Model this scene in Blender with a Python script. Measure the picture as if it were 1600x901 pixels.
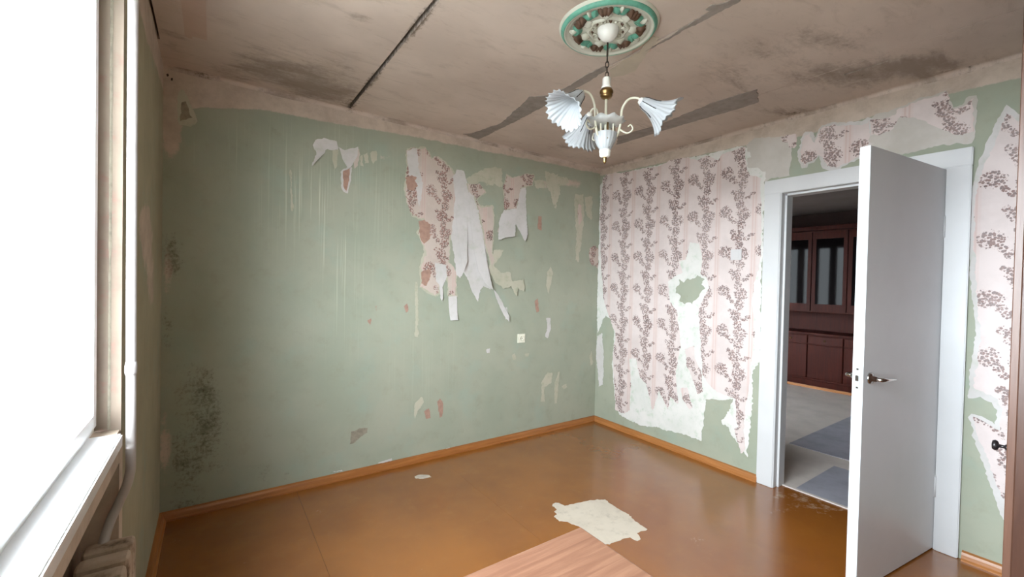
import bpy, bmesh, math, random
from mathutils import Vector, Matrix, noise as mnoise
from mathutils.geometry import tessellate_polygon

for o in list(bpy.data.objects):
    bpy.data.objects.remove(o, do_unlink=True)
SC = bpy.context.scene
COL = SC.collection
random.seed(7)

# ------------------------------------------------------------------ camera
F_PX, YAW, PITCH, ROLL = 671.53, 0.6086, -0.0154, 0.0213
CAM = Vector((-3.21, -3.087, 1.39))
H, W = 2.55, 3.444            # ceiling height, room width along x (window wall at x=-W)
D = 3.55                      # room depth (wall behind the camera at y=-D)
_fw = Vector((math.sin(YAW)*math.cos(PITCH), math.cos(YAW)*math.cos(PITCH), math.sin(PITCH)))
_r0 = Vector((math.cos(YAW), -math.sin(YAW), 0)); _u0 = _r0.cross(_fw)
_r = math.cos(ROLL)*_r0 + math.sin(ROLL)*_u0
_u = -math.sin(ROLL)*_r0 + math.cos(ROLL)*_u0
cd = bpy.data.cameras.new('camera'); cam = bpy.data.objects.new('camera', cd); COL.objects.link(cam)
cd.sensor_width = 36; cd.lens = F_PX/1600*36; cd.clip_start = 0.02; cd.clip_end = 500
m = Matrix((_r, _u, -_fw)).transposed().to_4x4(); m.translation = CAM
cam.matrix_world = m; SC.camera = cam

def ray(px, py): return _fw + _r*((px-800)/F_PX) - _u*((py-450.5)/F_PX)
def on_plane(px, py, ax, val):
    d = ray(px, py); t = (val-CAM[ax])/d[ax]; return CAM + d*t
def to_px(P):
    d = Vector(P)-CAM; z = max(d.dot(_fw), 1e-3)
    return 800+F_PX*d.dot(_r)/z, 450.5-F_PX*d.dot(_u)/z

# ------------------------------------------------------------------ world, exposure
wd = bpy.data.worlds.new('overcast_sky'); SC.world = wd; wd.use_nodes = True
bg = wd.node_tree.nodes['Background']
bg.inputs[0].default_value = (0.86, 0.93, 1.0, 1); bg.inputs[1].default_value = 11.0
SC.view_settings.view_transform = 'Standard'; SC.view_settings.look = 'None'
SC.view_settings.exposure = 2.02; SC.view_settings.gamma = 1.0
SC.view_settings.use_curve_mapping = False
WIN_Y0, WIN_Y1, WIN_Z0, WIN_Z1 = -3.05, -1.285, 0.905, 2.32     # window in the left wall
W2_Y0, W2_Y1, W2_Z0, W2_Z1 = 0.14, 1.55, 0.35, 2.3             # window of the next room
def portal(name, loc, sy, sz, rot):
    l = bpy.data.lights.new(name, 'AREA'); l.shape = 'RECTANGLE'; l.size = sz; l.size_y = sy
    l.cycles.is_portal = True
    o = bpy.data.objects.new(name, l); COL.objects.link(o); o.location = loc; o.rotation_euler = rot
    return o
portal('window_left_offscreen', (-W-0.215, (WIN_Y0+WIN_Y1)/2, (WIN_Z0+WIN_Z1)/2), WIN_Y1-WIN_Y0, WIN_Z1-WIN_Z0, (0, -math.pi/2, 0))

# ------------------------------------------------------------------ material helpers
def lin(r, g, b):
    f = lambda c: (c/12.92 if c <= 0.04045 else ((c+0.055)/1.055)**2.4)
    return (f(r/255), f(g/255), f(b/255), 1)
class NT:
    def __init__(s, name):
        s.m = bpy.data.materials.new(name); s.m.use_nodes = True
        s.t = s.m.node_tree; s.b = s.t.nodes['Principled BSDF']; s.o = s.t.nodes['Material Output']
    def n(s, typ, **kw):
        nd = s.t.nodes.new(typ)
        for k, v in kw.items(): setattr(nd, k, v)
        return nd
    def L(s, a, b): s.t.links.new(a, b)
    def put(s, sock, v):
        if hasattr(v, 'is_linked') or isinstance(v, bpy.types.NodeSocket): s.L(v, sock)
        elif sock.type == 'RGBA' and not hasattr(v, '__len__'): sock.default_value = (v, v, v, 1)
        else: sock.default_value = v
    def math(s, op, a, b=0.0, c=None, clamp=False):
        nd = s.n('ShaderNodeMath', operation=op, use_clamp=clamp)
        s.put(nd.inputs[0], a); s.put(nd.inputs[1], b)
        if c is not None: s.put(nd.inputs[2], c)
        return nd.outputs[0]
    def add(s, a, b): return s.math('ADD', a, b)
    def mul(s, a, b): return s.math('MULTIPLY', a, b)
    def mix(s, f, a, b, blend='MIX'):
        nd = s.n('ShaderNodeMix', data_type='RGBA', blend_type=blend)
        s.put(nd.inputs[0], f); s.put(nd.inputs[6], a); s.put(nd.inputs[7], b)
        return nd.outputs[2]
    def step(s, v, lo, hi):
        nd = s.n('ShaderNodeMapRange', interpolation_type='SMOOTHSTEP')
        s.put(nd.inputs[0], v); nd.inputs[1].default_value = lo; nd.inputs[2].default_value = hi
        return nd.outputs[0]
    def coord(s, scale=(1, 1, 1), rot=(0, 0, 0), loc=(0, 0, 0)):
        c = s.n('ShaderNodeTexCoord').outputs['Object']
        mp = s.n('ShaderNodeMapping'); s.L(c, mp.inputs[0])
        mp.inputs['Scale'].default_value = scale; mp.inputs['Rotation'].default_value = rot
        mp.inputs['Location'].default_value = loc
        return mp.outputs[0]
    def noise(s, sc, det=4, rough=0.55, co=None, dist=0.0):
        nd = s.n('ShaderNodeTexNoise'); s.L(co if co is not None else s.coord(), nd.inputs['Vector'])
        nd.inputs['Scale'].default_value = sc; nd.inputs['Detail'].default_value = det
        nd.inputs['Roughness'].default_value = rough; nd.inputs['Distortion'].default_value = dist
        return nd.outputs[0]
    def voro(s, sc, co=None, feat='F1', rnd=1.0):
        nd = s.n('ShaderNodeTexVoronoi', feature=feat); s.L(co if co is not None else s.coord(), nd.inputs['Vector'])
        nd.inputs['Scale'].default_value = sc; nd.inputs['Randomness'].default_value = rnd
        return nd
    def attr(s, name):
        a = s.n('ShaderNodeAttribute', attribute_name=name)
        sp = s.n('ShaderNodeSeparateColor'); s.L(a.outputs['Color'], sp.inputs[0])
        return sp.outputs[0], sp.outputs[1], sp.outputs[2], a.outputs['Alpha']
    def bump(s, h, dist=0.004, strength=0.6):
        nd = s.n('ShaderNodeBump'); nd.inputs['Strength'].default_value = strength
        nd.inputs['Distance'].default_value = dist; s.L(h, nd.inputs['Height']); s.L(nd.outputs[0], s.b.inputs['Normal'])
    def fin(s, col, rough=0.8, metal=0.0, spec=0.5):
        s.put(s.b.inputs['Base Color'], col); s.put(s.b.inputs['Roughness'], rough)
        s.b.inputs['Metallic'].default_value = metal; s.b.inputs['Specular IOR Level'].default_value = spec
        return s.m

M = {}
def simple(name, rgb, rough=0.6, metal=0.0, var=0.08, scale=12, bump=0.0, spec=0.5):
    t = NT(name); c = lin(*rgb)
    dk = tuple(x*(1-var*2) for x in c[:3])+(1,)
    nz = t.noise(scale, 5, 0.6)
    if bump: t.bump(nz, bump, 0.5)
    M[name] = t.fin(t.mix(t.step(nz, 0.35, 0.75), c, dk), rough, metal, spec); return M[name]

simple('white_paint', (206, 206, 207), 0.42, var=0.03, scale=3)
simple('door_paint', (226, 228, 231), 0.38, var=0.03, scale=2.5)
simple('pvc', (244, 245, 247), 0.3, var=0.01)
simple('chrome', (190, 188, 186), 0.18, 1.0, var=0.02)
simple('steel', (196, 198, 198), 0.35, 0.6, var=0.05)
simple('brass', (150, 122, 82), 0.3, 1.0, var=0.06)
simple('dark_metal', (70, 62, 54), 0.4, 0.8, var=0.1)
simple('black_knob', (38, 34, 36), 0.3, 0.3, var=0.05)
simple('porcelain', (238, 236, 230), 0.25, var=0.02)
simple('pale_plastic', (206, 203, 203), 0.5, var=0.04)
simple('cream_plastic', (226, 224, 206), 0.4, var=0.03)
simple('sealant', (150, 140, 132), 0.85, var=0.12, scale=18, bump=0.003)
simple('putty', (196, 184, 166), 0.9, var=0.06, scale=9, bump=0.002)
simple('pipe_paint', (172, 167, 165), 0.45, var=0.05, scale=20, bump=0.001)
simple('plaster_chip', (150, 142, 126), 0.95, var=0.15, scale=40)
simple('orange_plaster', (172, 138, 122), 0.95, var=0.12, scale=30)
simple('lino_grey', (168, 168, 178), 0.5, var=0.14, scale=5)
simple('lino_beige', (212, 202, 194), 0.5, var=0.08, scale=4)
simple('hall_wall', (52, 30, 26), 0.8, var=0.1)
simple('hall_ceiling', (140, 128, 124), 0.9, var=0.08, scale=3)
simple('concrete', (120, 118, 114), 0.95, var=0.1)
simple('curtain', (200, 202, 214), 0.9, var=0.03)
simple('turquoise', (104, 170, 148), 0.55, var=0.12, scale=40)
simple('flower_brown', (100, 72, 54), 0.55, var=0.25, scale=60)
simple('medallion_white', (206, 206, 192), 0.6, var=0.04, scale=25)

def wood(name, c1, c2, axis=0, rough=0.35, scale=1.0, spec=0.5):
    t = NT(name); sc = [14*scale]*3; sc[axis] = 0.9*scale
    co = t.coord(tuple(sc))
    n1 = t.noise(3.0, 8, 0.62, co, 0.6); n2 = t.noise(16.0, 3, 0.5, co)
    f = t.add(t.mul(t.step(n1, 0.3, 0.7), 0.75), t.mul(n2, 0.25))
    t.bump(n2, 0.0008, 0.4)
    M[name] = t.fin(t.mix(f, lin(*c1), lin(*c2)), rough, 0, spec); return M[name]
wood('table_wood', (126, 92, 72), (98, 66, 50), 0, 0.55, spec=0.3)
wood('wardrobe_wood', (82, 54, 41), (64, 40, 31), 2, 0.35)
wood('wardrobe_edge', (104, 74, 60), (88, 60, 48), 2, 0.35)
wood('cabinet_wood', (74, 25, 13), (50, 16, 9), 2, 0.5, spec=0.12)
wood('baseboard_wood', (168, 108, 56), (138, 82, 38), 0, 0.35)
wood('baseboard_wood_y', (178, 118, 66), (148, 92, 44), 1, 0.35)

# walls: vertex masks say where a stain has its shape, noise makes its edge
def wall_material(name, green, green2, streak_axis):
    t = NT(name)
    pl, mo, st, pa = t.attr('mask')
    big = t.noise(2.2, 4, 0.6); mid = t.noise(9, 6, 0.65); fine = t.noise(55, 4, 0.7)
    base = t.mix(t.step(big, 0.3, 0.7), lin(*green), lin(*green2))
    base = t.mix(t.mul(t.step(mid, 0.5, 0.75), 0.4), base, lin(144, 144, 122))
    base = t.mix(t.mul(t.step(t.noise(3.7, 5, 0.6), 0.52, 0.7), 0.35), base, lin(148, 166, 154))
    # thin vertical runs
    s = (75, 75, 0.9) ; run = t.noise(1.0, 3, 0.6, t.coord(s))
    base = t.mix(t.mul(t.step(run, 0.54, 0.64), t.mul(st, 0.45)), base, lin(206, 208, 186))
    # bare plaster
    k = t.step(t.add(pl, t.add(t.mul(t.add(mid, -0.5), 0.55), t.mul(t.add(fine, -0.5), 0.25))), 0.44, 0.58)
    pc = t.mix(t.step(t.noise(6, 6, 0.7), 0.35, 0.7), lin(202, 186, 172), lin(178, 162, 148))
    base = t.mix(k, base, pc)
    # mould
    md = t.add(t.mul(mo, 0.95), t.add(t.mul(t.add(mid, -0.5), 1.3), t.mul(t.add(fine, -0.5), 1.5)))
    md = t.step(md, 0.45, 1.15)
    base = t.mix(t.mul(md, 0.8), base, lin(62, 58, 42))
    h = t.add(t.mul(mid, 0.6), t.mul(fine, 0.25)); t.bump(t.add(h, t.mul(k, -0.25)), 0.006, 0.35)
    M[name] = t.fin(base, 0.75, 0, 0.3)
wall_material('green_wall', (163, 165, 148), (153, 159, 142), 0)
wall_material('window_wall', (172, 166, 142), (158, 152, 128), 1)

def ceiling_material():
    t = NT('ceiling_plaster')
    sm, dk, cl, al = t.attr('mask')
    co = t.coord((0.9, 2.6, 1.0), (0, 0, 0.25))
    big = t.noise(1.6, 4, 0.6); mid = t.noise(4.0, 6, 0.68, co, 0.4); fine = t.noise(40, 4, 0.7)
    base = t.mix(t.step(big, 0.3, 0.7), lin(206, 190, 178), lin(190, 174, 162))
    base = t.mix(t.mul(t.step(t.noise(6.0, 6, 0.7, co, 0.6), 0.5, 0.72), 0.3), base, lin(150, 134, 120))
    v = t.add(t.mul(sm, 0.55), t.add(t.mul(t.add(mid, -0.5), 1.1), t.mul(t.add(fine, -0.5), 0.35)))
    base = t.mix(t.mul(t.step(v, 0.18, 0.62), 0.6), base, lin(112, 98, 84))
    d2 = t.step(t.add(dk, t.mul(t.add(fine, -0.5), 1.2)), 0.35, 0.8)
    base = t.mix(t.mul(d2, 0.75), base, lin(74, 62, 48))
    base = t.mix(t.mul(t.step(al, 0.4, 0.6), 0.6), base, lin(188, 158, 140))
    t.bump(t.add(t.mul(mid, 0.7), t.mul(fine, 0.3)), 0.006, 0.4)
    M['ceiling_plaster'] = t.fin(base, 0.9, 0, 0.2)
ceiling_material()

def floor_material():
    t = NT('floor_paint')
    big = t.noise(1.1, 4, 0.6); mid = t.noise(7, 6, 0.7); fine = t.noise(70, 3, 0.6)
    base = t.mix(t.step(big, 0.3, 0.7), lin(146, 88, 31), lin(128, 74, 26))
    base = t.mix(t.mul(t.step(mid, 0.5, 0.8), 0.3), base, lin(154, 104, 46))
    scuff = t.mul(t.step(t.noise(3.2, 8, 0.75), 0.62, 0.72), t.step(fine, 0.45, 0.65))
    base = t.mix(t.mul(scuff, 0.35), base, lin(206, 176, 140))
    sm, _, _, _ = t.attr('mask')
    wear = t.mul(t.step(t.add(sm, t.mul(t.add(t.noise(16, 6, 0.7), -0.5), 1.3)), 0.45, 0.7), 0.55)
    base = t.mix(wear, base, lin(202, 178, 146))
    t.bump(t.add(t.mul(t.noise(5, 3, 0.5), 1.0), t.mul(fine, 0.06)), 0.003, 0.35)
    M['floor_paint'] = t.fin(base, t.add(t.mul(mid, 0.14), 0.16), 0, 0.8)
    t.b.inputs['Coat Weight'].default_value = 0.48; t.b.inputs['Coat IOR'].default_value = 1.65; t.b.inputs['Coat Roughness'].default_value = 0.22
floor_material()

def wallpaper_material(name, axis, origin, sign, z_phase, ground, ink_a, ink_b):
    """printed paper: sprays of small leaves in columns, faint stripes between"""
    t = NT(name)
    co = t.n('ShaderNodeTexCoord').outputs['Object']; sp = t.n('ShaderNodeSeparateXYZ'); t.L(co, sp.inputs[0])
    a = sp.outputs[axis]; z = sp.outputs[2]
    PW, PH = 0.2735, 0.298
    wob = t.mul(t.add(t.noise(14, 2, 0.5), -0.5), 0.12)
    un = t.math('FRACT', t.add(t.math('DIVIDE', t.mul(t.add(a, -origin), sign), PW), 50.5))
    u = t.add(un, wob)
    v = t.add(t.math('FRACT', t.add(t.math('DIVIDE', z, PH), z_phase+20)), wob)
    best = None
    E_ = [(0.60, 0.05, .20, .18), (0.60, 1.05, .20, .18), (0.47, 0.50, .17, .17), (0.52, 0.28, .12, .12), (0.56, 0.78, .14, .14),
          (0.12, 0.12, .19, .16), (1.12, 0.12, .19, .16), (0.12, 1.12, .19, .16), (0.27, -0.04, .08, .07), (0.27, 0.96, .08, .07),
          (0.36, 0.86, .07, .07), (0.70, 0.42, .10, .05), (0.82, 0.50, .09, .045), (0.30, 0.62, .06, .06)]
    for cu, cv, ru, rv in E_:
        du = t.mul(t.add(u, -cu), 1/ru); dv = t.mul(t.add(v, -cv), 1/rv)
        e = t.math('SUBTRACT', 1.0, t.add(t.mul(du, du), t.mul(dv, dv)))
        best = e if best is None else t.math('MAXIMUM', best, e)
    best = t.step(best, -0.55, 0.5)
    warp = t.coord((1, 1, 1))
    vo = t.voro(88, warp); vo2 = t.voro(150, warp)
    dist = vo.outputs['Distance']; colr = vo.outputs['Color']
    sc = t.n('ShaderNodeSeparateColor'); t.L(colr, sc.inputs[0])
    leaf = t.step(t.math('SUBTRACT', t.mul(best, 0.60), dist), -0.04, 0.10)
    leaf = t.mul(leaf, t.step(t.add(sc.outputs[0], best), 0.62, 0.8))
    small = t.mul(t.step(t.math('SUBTRACT', t.mul(best, 0.42), vo2.outputs['Distance']), -0.02, 0.06), 0.7)
    ink = t.mix(t.step(sc.outputs[1], 0.45, 0.6), lin(*ink_a), lin(*ink_b))
    # stripes: thin pairs of pink lines down the sheet
    s1 = t.step(t.math('ABSOLUTE', t.add(un, -0.86)), 0.012, 0.02); s2 = t.step(t.math('ABSOLUTE', t.add(un, -0.93)), 0.012, 0.02)
    s3 = t.step(t.math('ABSOLUTE', t.add(un, -0.90)), 0.08, 0.10)
    line = t.math('SUBTRACT', 1.0, t.math('MULTIPLY', s1, s2))
    mott = t.noise(5, 5, 0.65)
    g = t.mix(t.step(mott, 0.35, 0.7), lin(*ground), lin(*[c-10 for c in ground]))
    g = t.mix(t.mul(t.math('SUBTRACT', 1.0, s3), 0.25), g, lin(206, 182, 176))
    g = t.mix(t.mul(line, 0.35), g, lin(196, 160, 150))
    c = t.mix(t.mul(small, 0.8), g, lin(172, 140, 132))
    fade = t.add(t.mul(t.noise(4, 4, 0.6), 0.9), 0.28)
    c = t.mix(t.mul(leaf, fade), c, ink)
    t.bump(t.noise(30, 4, 0.6), 0.0015, 0.4)
    M[name] = t.fin(c, 0.7, 0, 0.3)
wallpaper_material('wallpaper_doorside', 1, -0.325, -1, -0.43, (216, 203, 200), (104, 86, 84), (122, 94, 88))
wallpaper_material('wallpaper_scrap', 0, -1.735, 1, -0.85, (198, 184, 174), (90, 66, 62), (134, 88, 80))

def backing_material(name, c1, c2, c3, amt):
    t = NT(name); a = t.noise(3.5, 5, 0.65); b = t.noise(14, 5, 0.7)
    col = t.mix(t.step(a, 0.35, 0.7), lin(*c1), lin(*c2))
    col = t.mix(t.mul(t.step(b, 0.52, 0.7), amt), col, lin(*c3))
    t.bump(b, 0.002, 0.4); M[name] = t.fin(col, 0.85, 0, 0.2)
backing_material('paper_white', (206, 202, 200), (192, 188, 184), (182, 188, 172), 0.4)
backing_material('paper_grey', (200, 194, 188), (186, 180, 172), (196, 186, 176), 0.4)
backing_material('paper_faded', (220, 217, 213), (206, 206, 200), (186, 198, 180), 0.75)
backing_material('paper_cream', (188, 184, 166), (174, 172, 152), (160, 164, 142), 0.6)
backing_material('bare_board', (204, 192, 176), (190, 178, 162), (168, 156, 142), 0.5)
backing_material('radiator_paint', (196, 180, 164), (160, 142, 124), (92, 76, 64), 0.75)

backing_material('reveal_plaster_old', (142, 128, 114), (126, 110, 99), (146, 114, 103), 0.7)
def glass_material(name, tint=(1, 1, 1, 1)):
    t = NT(name); tr = t.n('ShaderNodeBsdfTransparent'); tr.inputs[0].default_value = tint
    gl = t.n('ShaderNodeBsdfGlossy'); gl.inputs['Roughness'].default_value = 0.02
    lw = t.n('ShaderNodeLayerWeight'); lw.inputs[0].default_value = 0.5      # same on both faces of the pane
    fr = t.add(t.mul(t.math('POWER', lw.outputs['Facing'], 5.0), 0.9), 0.04)
    mx = t.n('ShaderNodeMixShader'); t.L(fr, mx.inputs[0]); t.L(tr.outputs[0], mx.inputs[1]); t.L(gl.outputs[0], mx.inputs[2])
    t.L(mx.outputs[0], t.o.inputs['Surface']); M[name] = t.m
glass_material('window_glass', (0.97, 0.985, 0.98, 1))
def cabinet_glass():
    t = NT('cabinet_glass'); M['cabinet_glass'] = t.fin(lin(18, 14, 15), 0.04, 0, 0.035)
cabinet_glass()
def frosted(name, col, trans):
    t = NT(name); d = t.n('ShaderNodeBsdfTranslucent'); d.inputs[0].default_value = lin(*col)
    t.b.inputs['Base Color'].default_value = lin(*col); t.b.inputs['Roughness'].default_value = 0.25
    mx = t.n('ShaderNodeMixShader'); mx.inputs[0].default_value = trans
    t.L(t.b.outputs[0], mx.inputs[1]); t.L(d.outputs[0], mx.inputs[2]); t.L(mx.outputs[0], t.o.inputs['Surface']); M[name] = t.m
frosted('milk_glass', (206, 210, 214), 0.35)
def clear_glass():
    t = NT('clear_glass'); tr = t.n('ShaderNodeBsdfTransparent'); tr.inputs[0].default_value = (0.9, 0.92, 0.92, 1)
    t.b.inputs['Base Color'].default_value = lin(226, 230, 230); t.b.inputs['Roughness'].default_value = 0.1
    mx = t.n('ShaderNodeMixShader'); mx.inputs[0].default_value = 0.45
    t.L(t.b.outputs[0], mx.inputs[1]); t.L(tr.outputs[0], mx.inputs[2]); t.L(mx.outputs[0], t.o.inputs['Surface']); M['clear_glass'] = t.m
clear_glass()

# ------------------------------------------------------------------ object helpers
def obj(name, bm, mat, parent=None, smooth=False):
    me = bpy.data.meshes.new(name); bmesh.ops.recalc_face_normals(bm, faces=bm.faces); bm.to_mesh(me); bm.free()
    if smooth:
        for p in me.polygons: p.use_smooth = True
    me.materials.append(M[mat] if isinstance(mat, str) else mat)
    o = bpy.data.objects.new(name, me); COL.objects.link(o)
    if parent is not None: o.parent = parent
    return o
def empty(name, loc=(0, 0, 0)):
    o = bpy.data.objects.new(name, None); COL.objects.link(o); o.location = loc; o.empty_display_size = 0.1
    return o
def tag(o, label, cat, group=None):
    o['label'] = label; o['category'] = cat
    if group: o['group'] = group
    return o
def struct(o, label=None):
    o['kind'] = 'structure'
    if label: o['label'] = label
    return o
def shift(o, root):                      # geometry made in world space hung under an empty that stands elsewhere
    o.parent = root; o.location = Vector(o.location)-root.location; return o
def box(bm, x0, x1, y0, y1, z0, z1):
    vs = [bm.verts.new((x, y, z)) for x in (x0, x1) for y in (y0, y1) for z in (z0, z1)]
    for f in ((0, 1, 3, 2), (4, 6, 7, 5), (0, 4, 5, 1), (2, 3, 7, 6), (0, 2, 6, 4), (1, 5, 7, 3)): bm.faces.new([vs[i] for i in f])
    return vs
def bbox(name, b, mat, parent=None, bevel=0.0, seg=2):
    bm = bmesh.new(); box(bm, *b)
    if bevel: bmesh.ops.bevel(bm, geom=bm.edges[:], offset=bevel, segments=seg, affect='EDGES', profile=0.6)
    return obj(name, bm, mat, parent)
def frame_of(d):
    d = d.normalized(); a = Vector((0, 0, 1)) if abs(d.z) < 0.9 else Vector((1, 0, 0))
    x = d.cross(a).normalized(); return x, d.cross(x).normalized()
def tube(bm, pts, rad, seg=10, cap=True):
    pts = [Vector(p) for p in pts]; rings = []
    x, y = frame_of(pts[1]-pts[0])
    for i, p in enumerate(pts):
        d = (pts[min(i+1, len(pts)-1)]-pts[max(i-1, 0)]).normalized()
        x = (x-d*x.dot(d)).normalized(); y = d.cross(x)
        r = rad[i] if hasattr(rad, '__len__') else rad
        rings.append([bm.verts.new(p+x*(math.cos(t)*r)+y*(math.sin(t)*r)) for t in [2*math.pi*k/seg for k in range(seg)]])
    for a, b in zip(rings, rings[1:]):
        for k in range(seg): bm.faces.new((a[k], a[(k+1) % seg], b[(k+1) % seg], b[k]))
    if cap: bm.faces.new(rings[0][::-1]); bm.faces.new(rings[-1])
def lathe(bm, prof, seg=24, mat4=None, ruffle=None):
    """prof: (r, h) along the axis; ruffle(i, ang) scales radius / adds height"""
    mat4 = mat4 or Matrix(); rings = []
    for i, (r, h) in enumerate(prof):
        ring = []
        for k in range(seg):
            a = 2*math.pi*k/seg; rr, hh = (r, h) if ruffle is None else ruffle(i, a, r, h)
            ring.append(bm.verts.new(mat4 @ Vector((rr*math.cos(a), rr*math.sin(a), hh))))
        rings.append(ring)
    for a, b in zip(rings, rings[1:]):
        for k in range(seg): bm.faces.new((a[k], a[(k+1) % seg], b[(k+1) % seg], b[k]))
    return rings
def lathe_obj(name, prof, mat, parent=None, seg=24, mat4=None, ruffle=None, close=True):
    bm = bmesh.new(); rings = lathe(bm, prof, seg, mat4, ruffle)
    if close:
        if prof[0][0] > 1e-4: bm.faces.new(rings[0][::-1])
        if prof[-1][0] > 1e-4: bm.faces.new(rings[-1])
    bmesh.ops.remove_doubles(bm, verts=bm.verts, dist=1e-6)
    return obj(name, bm, mat, parent, True)
def spline(pts, n=8):
    pts = [Vector(p) for p in pts]; out = []
    for i in range(len(pts)-1):
        p0, p1, p2, p3 = pts[max(i-1, 0)], pts[i], pts[i+1], pts[min(i+2, len(pts)-1)]
        for k in range(n):
            t = k/n
            out.append(0.5*((2*p1)+(p2-p0)*t+(2*p0-5*p1+4*p2-p3)*t*t+(3*p1-p0-3*p2+p3)*t*t*t))
    return out+[pts[-1]]

# wall slab: fine front grid with a stain mask, coarse back, rims, rectangular holes
def wall_slab(name, mat, ax, front, back, u0, u1, v0, v1, holes, step, maskfn, parent=None):
    """ax 0: plane x=front, u=y, v=z; ax 1: plane y=front, u=x; ax 2: plane z=front, u=x, v=y"""
    def P(u, v, w): return {0: (w, u, v), 1: (u, w, v), 2: (u, v, w)}[ax]
    us = sorted({u0, u1, *[h[0] for h in holes], *[h[1] for h in holes]}); vs = sorted({v0, v1, *[h[2] for h in holes], *[h[3] for h in holes]})
    def inside(u, v): return any(h[0] < u < h[1] and h[2] < v < h[3] for h in holes)
    def fine(ls):
        out = []
        for a, b in zip(ls, ls[1:]):
            n = max(1, int(math.ceil((b-a)/step))); out += [a+(b-a)*k/n for k in range(n)]
        return out+[ls[-1]]
    bm = bmesh.new(); lay = bm.verts.layers.float_color.new('mask')
    fu, fv = fine(us), fine(vs); g = {}
    def vert(i, j):
        if (i, j) not in g:
            p = P(fu[i], fv[j], front); q = bm.verts.new(p); q[lay] = maskfn(p) if maskfn else (0, 0, 0, 0); g[i, j] = q
        return g[i, j]
    for i in range(len(fu)-1):
        for j in range(len(fv)-1):
            if not inside((fu[i]+fu[i+1])/2, (fv[j]+fv[j+1])/2):
                bm.faces.new((vert(i, j), vert(i+1, j), vert(i+1, j+1), vert(i, j+1)))
    def quad(*ps):
        f = [bm.verts.new(p) for p in ps]
        for q, p in zip(f, ps): q[lay] = maskfn(p) if maskfn else (0, 0, 0, 0)
        bm.faces.new(f)
    for a, b in zip(us, us[1:]):
        for c, d in zip(vs, vs[1:]):
            if not inside((a+b)/2, (c+d)/2): quad(P(a, c, back), P(b, c, back), P(b, d, back), P(a, d, back))
    for (a, b, c, d) in [(u0, u1, v0, v1)]+list(holes):
        for (p, q) in (((a, c), (b, c)), ((b, c), (b, d)), ((b, d), (a, d)), ((a, d), (a, c))):
            quad(P(*p, front), P(*q, front), P(*q, back), P(*p, back))
    me = bpy.data.meshes.new(name); bm.to_mesh(me); bm.free(); me.materials.append(M[mat])
    o = bpy.data.objects.new(name, me); COL.objects.link(o)
    if parent is not None: o.parent = parent
    return o
def gauss(px, py, blobs):
    s = 0.0
    for (cx, cy, rx, ry, w) in blobs:
        d = ((px-cx)/rx)**2+((py-cy)/ry)**2
        if d < 9: s += w*math.exp(-d)
    return s
def interp(x, pts):
    if x <= pts[0][0]: return pts[0][1]
    for (a, b), (c, d) in zip(pts, pts[1:]):
        if x <= c: return b+(d-b)*(x-a)/(c-a)
    return pts[-1][1]
def ss(a, b, x):
    t = min(1, max(0, (x-a)/(b-a))); return t*t*(3-2*t)

# ------------------------------------------------------------------ the room shell
GREEN_TOP = [(-3.45, 2.33), (-3.2, 2.38), (-3.0, 2.415), (-2.45, 2.435), (-2.0, 2.46), (-1.5, 2.47), (0, 2.505)]
def mask_back(p):
    x, y, z = p; px, py = to_px(p)
    pl = ss(-0.05, 0.05, z-interp(x, GREEN_TOP))
    pl += gauss(px, py, [(268, 200, 26, 70, .75), (262, 430, 18, 90, .55), (258, 700, 20, 110, .6), (300, 140, 50, 25, .6),
                         (850, 300, 18, 26, .42), (905, 330, 16, 50, .5), (880, 285, 30, 10, .55), (600, 245, 30, 14, .5),
                         (870, 600, 22, 34, .38), (745, 300, 22, 60, .25), (570, 655, 20, 14, .25), (600, 755, 60, 6, .4), (640, 262, 12, 20, .35)])
    if z < 0.09: pl += 0.25*ss(0.09, 0.05, z)
    mo = gauss(px, py, [(258, 300, 16, 30, .5), (268, 400, 22, 60, .75), (262, 520, 24, 40, .6), (300, 610, 40, 50, .5), (330, 620, 30, 70, .45),
                        (285, 720, 40, 60, .7), (340, 690, 40, 50, .4), (420, 740, 70, 24, .35), (560, 735, 110, 14, .3),
                        (400, 215, 90, 30, .3), (300, 790, 70, 14, .6)])
    st = gauss(px, py, [(480, 300, 55, 70, 1.0), (530, 350, 36, 130, 1.0), (650, 560, 60, 60, .25), (380, 230, 90, 40, .4), (600, 300, 60, 60, .3)])
    return (pl, mo, st, 0.0)
def mask_right(p):
    x, y, z = p; px, py = to_px(p)
    lim = interp(-y, [(0, 2.48), (1.45, 2.43), (1.75, 2.40), (2.05, 2.41), (2.55, 2.44), (2.8, 2.43), (3.6, 2.45)])
    pl = ss(-0.04, 0.04, z-lim)+gauss(px, py, [(1240, 265, 60, 8, .3)])
    return (pl, 0.0, 0.0, 0.0)
def mask_left(p):
    x, y, z = p; px, py = to_px(p)
    if y < -1.25 and z < 0.87: return (1.0, 0.1, 0, 0)
    if y < -1.6: return (0.3, 0, 0, 0)
    pl = ss(2.30, 2.45, z)*0.6+gauss(px, py, [(227, 360, 14, 60, .75), (236, 450, 10, 60, .55), (222, 760, 12, 60, .45), (222, 120, 20, 90, .35)])
    return (pl, 0.0, 0.1, 0)

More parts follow.
